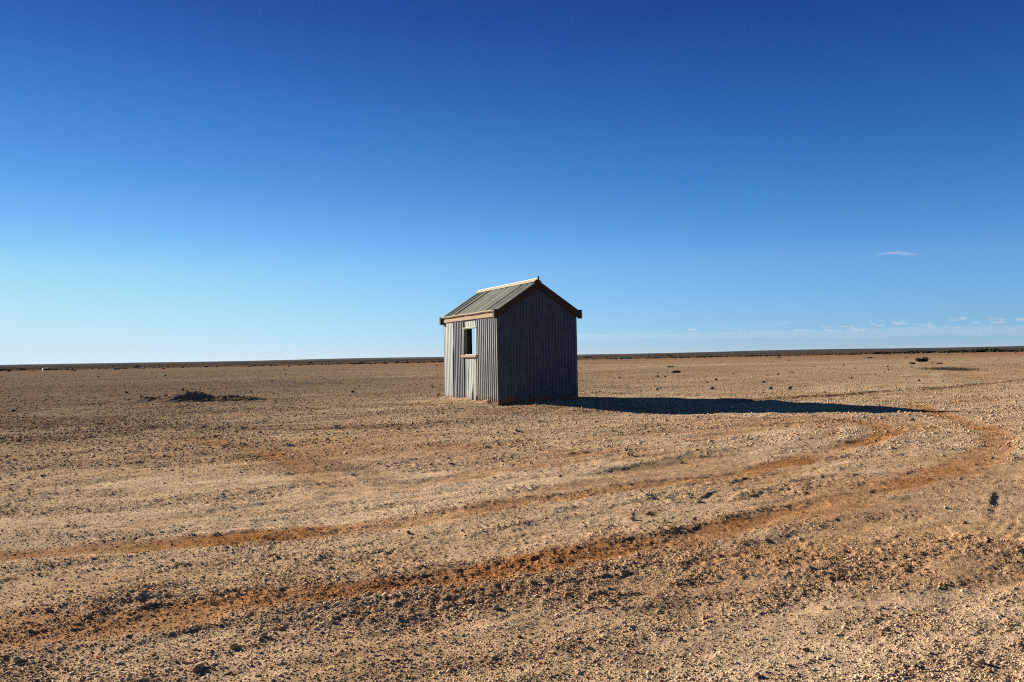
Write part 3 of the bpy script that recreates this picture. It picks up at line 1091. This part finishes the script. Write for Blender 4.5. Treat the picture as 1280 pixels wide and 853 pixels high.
# patches between the shed and the row
for px, py, wp, hp in ((735, 446.5, 12, 2.5), (762, 449.2, 10, 2), (786, 448.4, 12, 2.2), (820, 447.6, 10, 2.6), (838, 444.7, 8, 3), (842, 447.2, 9, 2.2), (856, 446.8, 8, 2.6), (872, 446.6, 9, 2.4), (879, 446, 10, 3.6), (887, 445.8, 9, 3.4),
                       (894, 446, 10, 2.4), (900, 446.2, 8, 2), (936, 445, 9, 2.6), (944, 445.2, 9, 3), (955, 444.8, 8, 2.4), (962, 444.9, 8, 2.6), (997, 444, 9, 2), (1033, 443.5, 10, 2.6), (1052, 443, 10, 2.2), (1068, 443, 9, 2.4), (974, 448, 6, 1.6), (986, 451, 5, 1.6)):
    shrub(px, py, wp, hp, 'low dark bush in the broken scrub line right of the shed', 'bushes in the broken scrub line right of the shed')
for px, py, wp, hp in ((318, 457, 6, 2), (328, 456.6, 5, 2), (345, 456.2, 5, 2), (388, 453.6, 6, 2.6), (374, 455, 5, 2), (448, 453.8, 9, 3), (453, 453.6, 8, 3.2), (441, 454, 6, 2.4), (497, 452.3, 6, 2.4), (508, 452.4, 7, 2), (528, 452, 6, 2.4), (541, 451.8, 7, 2.4), (551, 451.6, 7, 2.4), (425, 454.4, 5, 1.8), (468, 453.2, 5, 1.8)):
    shrub(px, py, wp, hp, 'small dark bush on the skyline left of the shed', 'bushes on the skyline left of the shed')
for px, py, wp, hp in ((3, 462, 10, 3), (10, 461.8, 8, 2.6), (27, 461.5, 9, 2.4), (60, 461.4, 8, 2.6), (66, 461.6, 7, 2), (73, 461.2, 8, 1.8), (92, 463.5, 5, 2), (155, 460, 9, 2), (170, 459, 8, 2.2), (204, 461.5, 6, 1.6), (174, 457.6, 9, 2)):
    shrub(px, py, wp, hp, 'small dark bush along the far left horizon', 'bushes along the far left horizon')

# a tiny hut with a pale lit end, far off on the left
p = at(56.5, 462.3); dd = math.hypot(*p)
HS = dd / FPX
hut = bpy.data.objects.new('hut', None); COL.objects.link(hut)
hut.location = (p[0], p[1], ground_z(*p)); hut.rotation_euler = (0, 0, R(40))
tag(hut, 'tiny far off hut with a pale lit end wall near the left horizon', 'hut')
hl, hd, hz = 2.4 * HS, 3.0 * HS, 2.2 * HS
b = bmesh.new(); add_box(b, -hl, hl, -hd, hd, -.2, hz); bm_obj('wall', b, m_barge, hut)
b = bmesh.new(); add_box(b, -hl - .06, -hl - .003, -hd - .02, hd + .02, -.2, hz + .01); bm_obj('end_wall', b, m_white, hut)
b = bmesh.new()
for sd in (-1, 1):
    q = [(0.002 * sd, hz + .45 * HS), (sd * hd * 1.15, hz), (sd * hd * 1.15, hz + .12 * HS), (0.002 * sd, hz + .6 * HS)]
    add_prism(b, q, -hl * 1.05, hl * 1.05)
bmesh.ops.rotate(b, verts=b.verts, cent=(0, 0, 0), matrix=Matrix.Rotation(math.pi / 2, 3, 'Z'))
bm_obj('roof', b, m_roof, hut)


# green patch by the path, tuft by the shed
def grass_tuft(px, py, wx, wy, hgt, n, name, label, cat, m, kind=None):
    p = at(px, py)
    V, F = [], []
    for i in range(n):
        a, q = RNG.normal(0, .4, 2)
        bx, by = a * wx, q * wy
        gz = 0
        h = hgt * RNG.uniform(.4, 1.1)
        an = RNG.uniform(0, 6.28); lean = RNG.normal(0, .45, 2) * h
        wd = hgt * .07
        k = len(V)
        V += [(bx - wd * math.cos(an), by - wd * math.sin(an), -.03), (bx + wd * math.cos(an), by + wd * math.sin(an), -.03), (bx + lean[0], by + lean[1], h)]
        F.append((k, k + 1, k + 2))
    o = np_mesh(name, V, F, m)
    o.location = (p[0], p[1], ground_z(*p))
    return tag(o, label, cat, kind=kind)


grass_tuft(1187, 462.5, 1.1, 3.6, .20, 1700, 'grass_patch', 'low grey green plant patch beside the faint path at right', 'grass patch', m_shrub2)
grass_tuft(561, 497, .45, .25, .11, 500, 'grass_tuft', 'low green brown tuft at the far left corner of the shed', 'grass tuft', m_grass)

# scrub cover on the country past the edge of the bare plain, and dark specks of dry plants on it
n = 22000
d = 1 / RNG.uniform(1 / 5200, 1 / 250, n)
th = RNG.uniform(R(-36), R(36), n)
X = np.sin(th) * d; Y = np.cos(th) * d
cl = np.clip(.5 + 1.0 * fbm(X / 3.2, Y, 260, 99, 4, .6), 0, 1)
ok = RNG.random(n) < sstep(.56, .30, cl) * .9 + .03
X, Y, d = X[ok], Y[ok], d[ok]
s = RNG.uniform(.25, .75, len(X)) * (1 + d / 2600)
z, _, _, _ = ground(X, Y)
V, F, _ = lumps(X, Y, z, s, np.zeros((len(X), 3)), OCT_V, OCT_F, flat=.55, jitter=.3)
V3 = V
sv = np_mesh('scrub', V, F, m_shrub)
tag(sv, 'dark low saltbush scrub covering the far plain to the horizon', 'scrub', kind='stuff')
n = 420
X, Y, z, c, d = scatter(n, 30, 250, lambda r, s, d: .4 + .6 * r)
s = RNG.uniform(.015, .04, len(X)) * (1 + d / 60) * RNG.choice([.7, 1, 1.8], len(X))
V, F, _ = lumps(X, Y, z, s, np.zeros((len(X), 3)), OCT_V, OCT_F, flat=.8, jitter=.35)
sv = np_mesh('dry_plants', V, F, m_shrub2)
tag(sv, 'dark specks of dry low plants dotted over the middle plain', 'low plants', kind='stuff')


# ------------------------------------------------------------------ clouds: real volumes far away
def cloud(name, blobs, voxel, density, label, cat, kind=None):
    b = bmesh.new()
    for (x, y, z, rx, ry, rz) in blobs:
        bmesh.ops.create_icosphere(b, subdivisions=2, radius=1, matrix=Matrix.Translation((x, y, z)) @ Matrix.Diagonal((rx, ry, rz, 1)))
    m = bpy.data.materials.new(name)
    m.use_nodes = True
    t = m.node_tree
    t.nodes.clear()
    vo = t.nodes.new('ShaderNodeVolumePrincipled')
    vo.inputs['Color'].default_value = (1, .91, .93, 1)
    vo.inputs['Density'].default_value = density
    vo.inputs['Anisotropy'].default_value = .1
    ou = t.nodes.new('ShaderNodeOutputMaterial')
    t.links.new(vo.outputs[0], ou.inputs['Volume'])
    o = bm_obj(name, b, m)
    md = o.modifiers.new('remesh', 'REMESH')
    md.mode = 'VOXEL'; md.voxel_size = voxel
    dg = bpy.context.evaluated_depsgraph_get()
    me = bpy.data.meshes.new_from_object(o.evaluated_get(dg))
    o.modifiers.clear()
    o.data = me
    return tag(o, label, cat, kind=kind)


def blob_at(px, py, depth, wpx, hpx, dpx=None):
    p = sky_at(px, py, depth)
    k = depth / FPX
    return (*p, wpx * k / 2, (dpx or wpx) * k / 2, hpx * k / 2)


bl = []
r = random.Random(4)
for i in range(9):
    t = i / 8
    bl.append(blob_at(1098 + 44 * t, 318.2 - 1.6 * math.sin(t * 3.1) + r.uniform(-.4, .4), 7000, 12, 1.3 + 2.6 * math.sin(math.pi * t ** 1.5) ** 1, 20))
bl += [blob_at(1150, 319.2, 7000, 16, 1.0), blob_at(1162, 321, 7000, 12, .9)]
cloud('wisp_cloud', bl, 7, .0018, 'thin pale wisp of cloud alone in the blue above the right horizon', 'cloud')
bl = []
x = 715
while x < 1600:
    f = min((x - 728) / 550, 1.3)
    bl.append(blob_at(x, 422 - (x - 728) * .0170 + r.uniform(-1, 1), 20500, r.uniform(40, 80), 9 + 6 * max(f, 0) + r.uniform(-2, 2), 40))
    x += r.uniform(14, 26)
cloud('cloud_veil', bl, 60, .00015, 'long pale lilac veil of thin cloud low above the right horizon', 'cloud veil', kind='stuff')
bl = []
for px, py, wp, hp in ((768, 413, 10, 4), (776, 415, 16, 2), (830, 413.5, 22, 2.4), (860, 412.5, 26, 3), (880, 409, 12, 2), (907, 411, 12, 4), (925, 412, 18, 2.5), (950, 409, 18, 2), (972, 405, 12, 3), (985, 404, 16, 2.4), (1003, 413, 20, 3),
                       (1010, 404, 8, 3), (1032, 410, 12, 5), (1034, 414, 20, 3), (1058, 408, 20, 2.5), (1075, 412, 26, 3), (1098, 401, 10, 5), (1098, 407, 20, 3), (1124, 402.5, 16, 6), (1128, 405, 24, 3), (1148, 407, 14, 4), (1160, 405.5, 18, 4.5), (1182, 409, 24, 3),
                       (1195, 400, 20, 5), (1206, 398, 12, 3), (1225, 403, 24, 3), (1240, 399, 14, 4), (1252, 402, 20, 3), (1274, 400, 24, 4), (1300, 398, 30, 5), (1335, 399, 30, 5), (1380, 397, 40, 5), (1440, 396, 40, 5)):
    for _ in range(4):
        bl.append(blob_at(px + r.gauss(0, wp * .33), py + r.gauss(0, hp * .25), 19500 + r.uniform(-120, 120), wp * r.uniform(.3, .6), hp * r.uniform(.4, .75), wp * .5))
cloud('cloud_puffs', bl, 16, .0011, 'row of small broken cloud puffs low above the right horizon', 'clouds', kind='stuff')


# ------------------------------------------------------------------ the air over the plain
b = bmesh.new()
add_box(b, -45000, 45000, -45000, 45000, -4, 42)
hm = bpy.data.materials.new('haze')
hm.use_nodes = True
hm.node_tree.nodes.clear()
hv = hm.node_tree.nodes.new('ShaderNodeVolumePrincipled')
hv.inputs['Color'].default_value = (.72, .84, 1, 1)
hv.inputs['Density'].default_value = HAZE
hv.inputs['Anisotropy'].default_value = .2
ho = hm.node_tree.nodes.new('ShaderNodeOutputMaterial')
hm.node_tree.links.new(hv.outputs[0], ho.inputs['Volume'])
hz_o = bm_obj('haze', b, hm)
hz_o['kind'] = 'stuff'
hz_o['label'] = 'thin pale haze over the far plain'
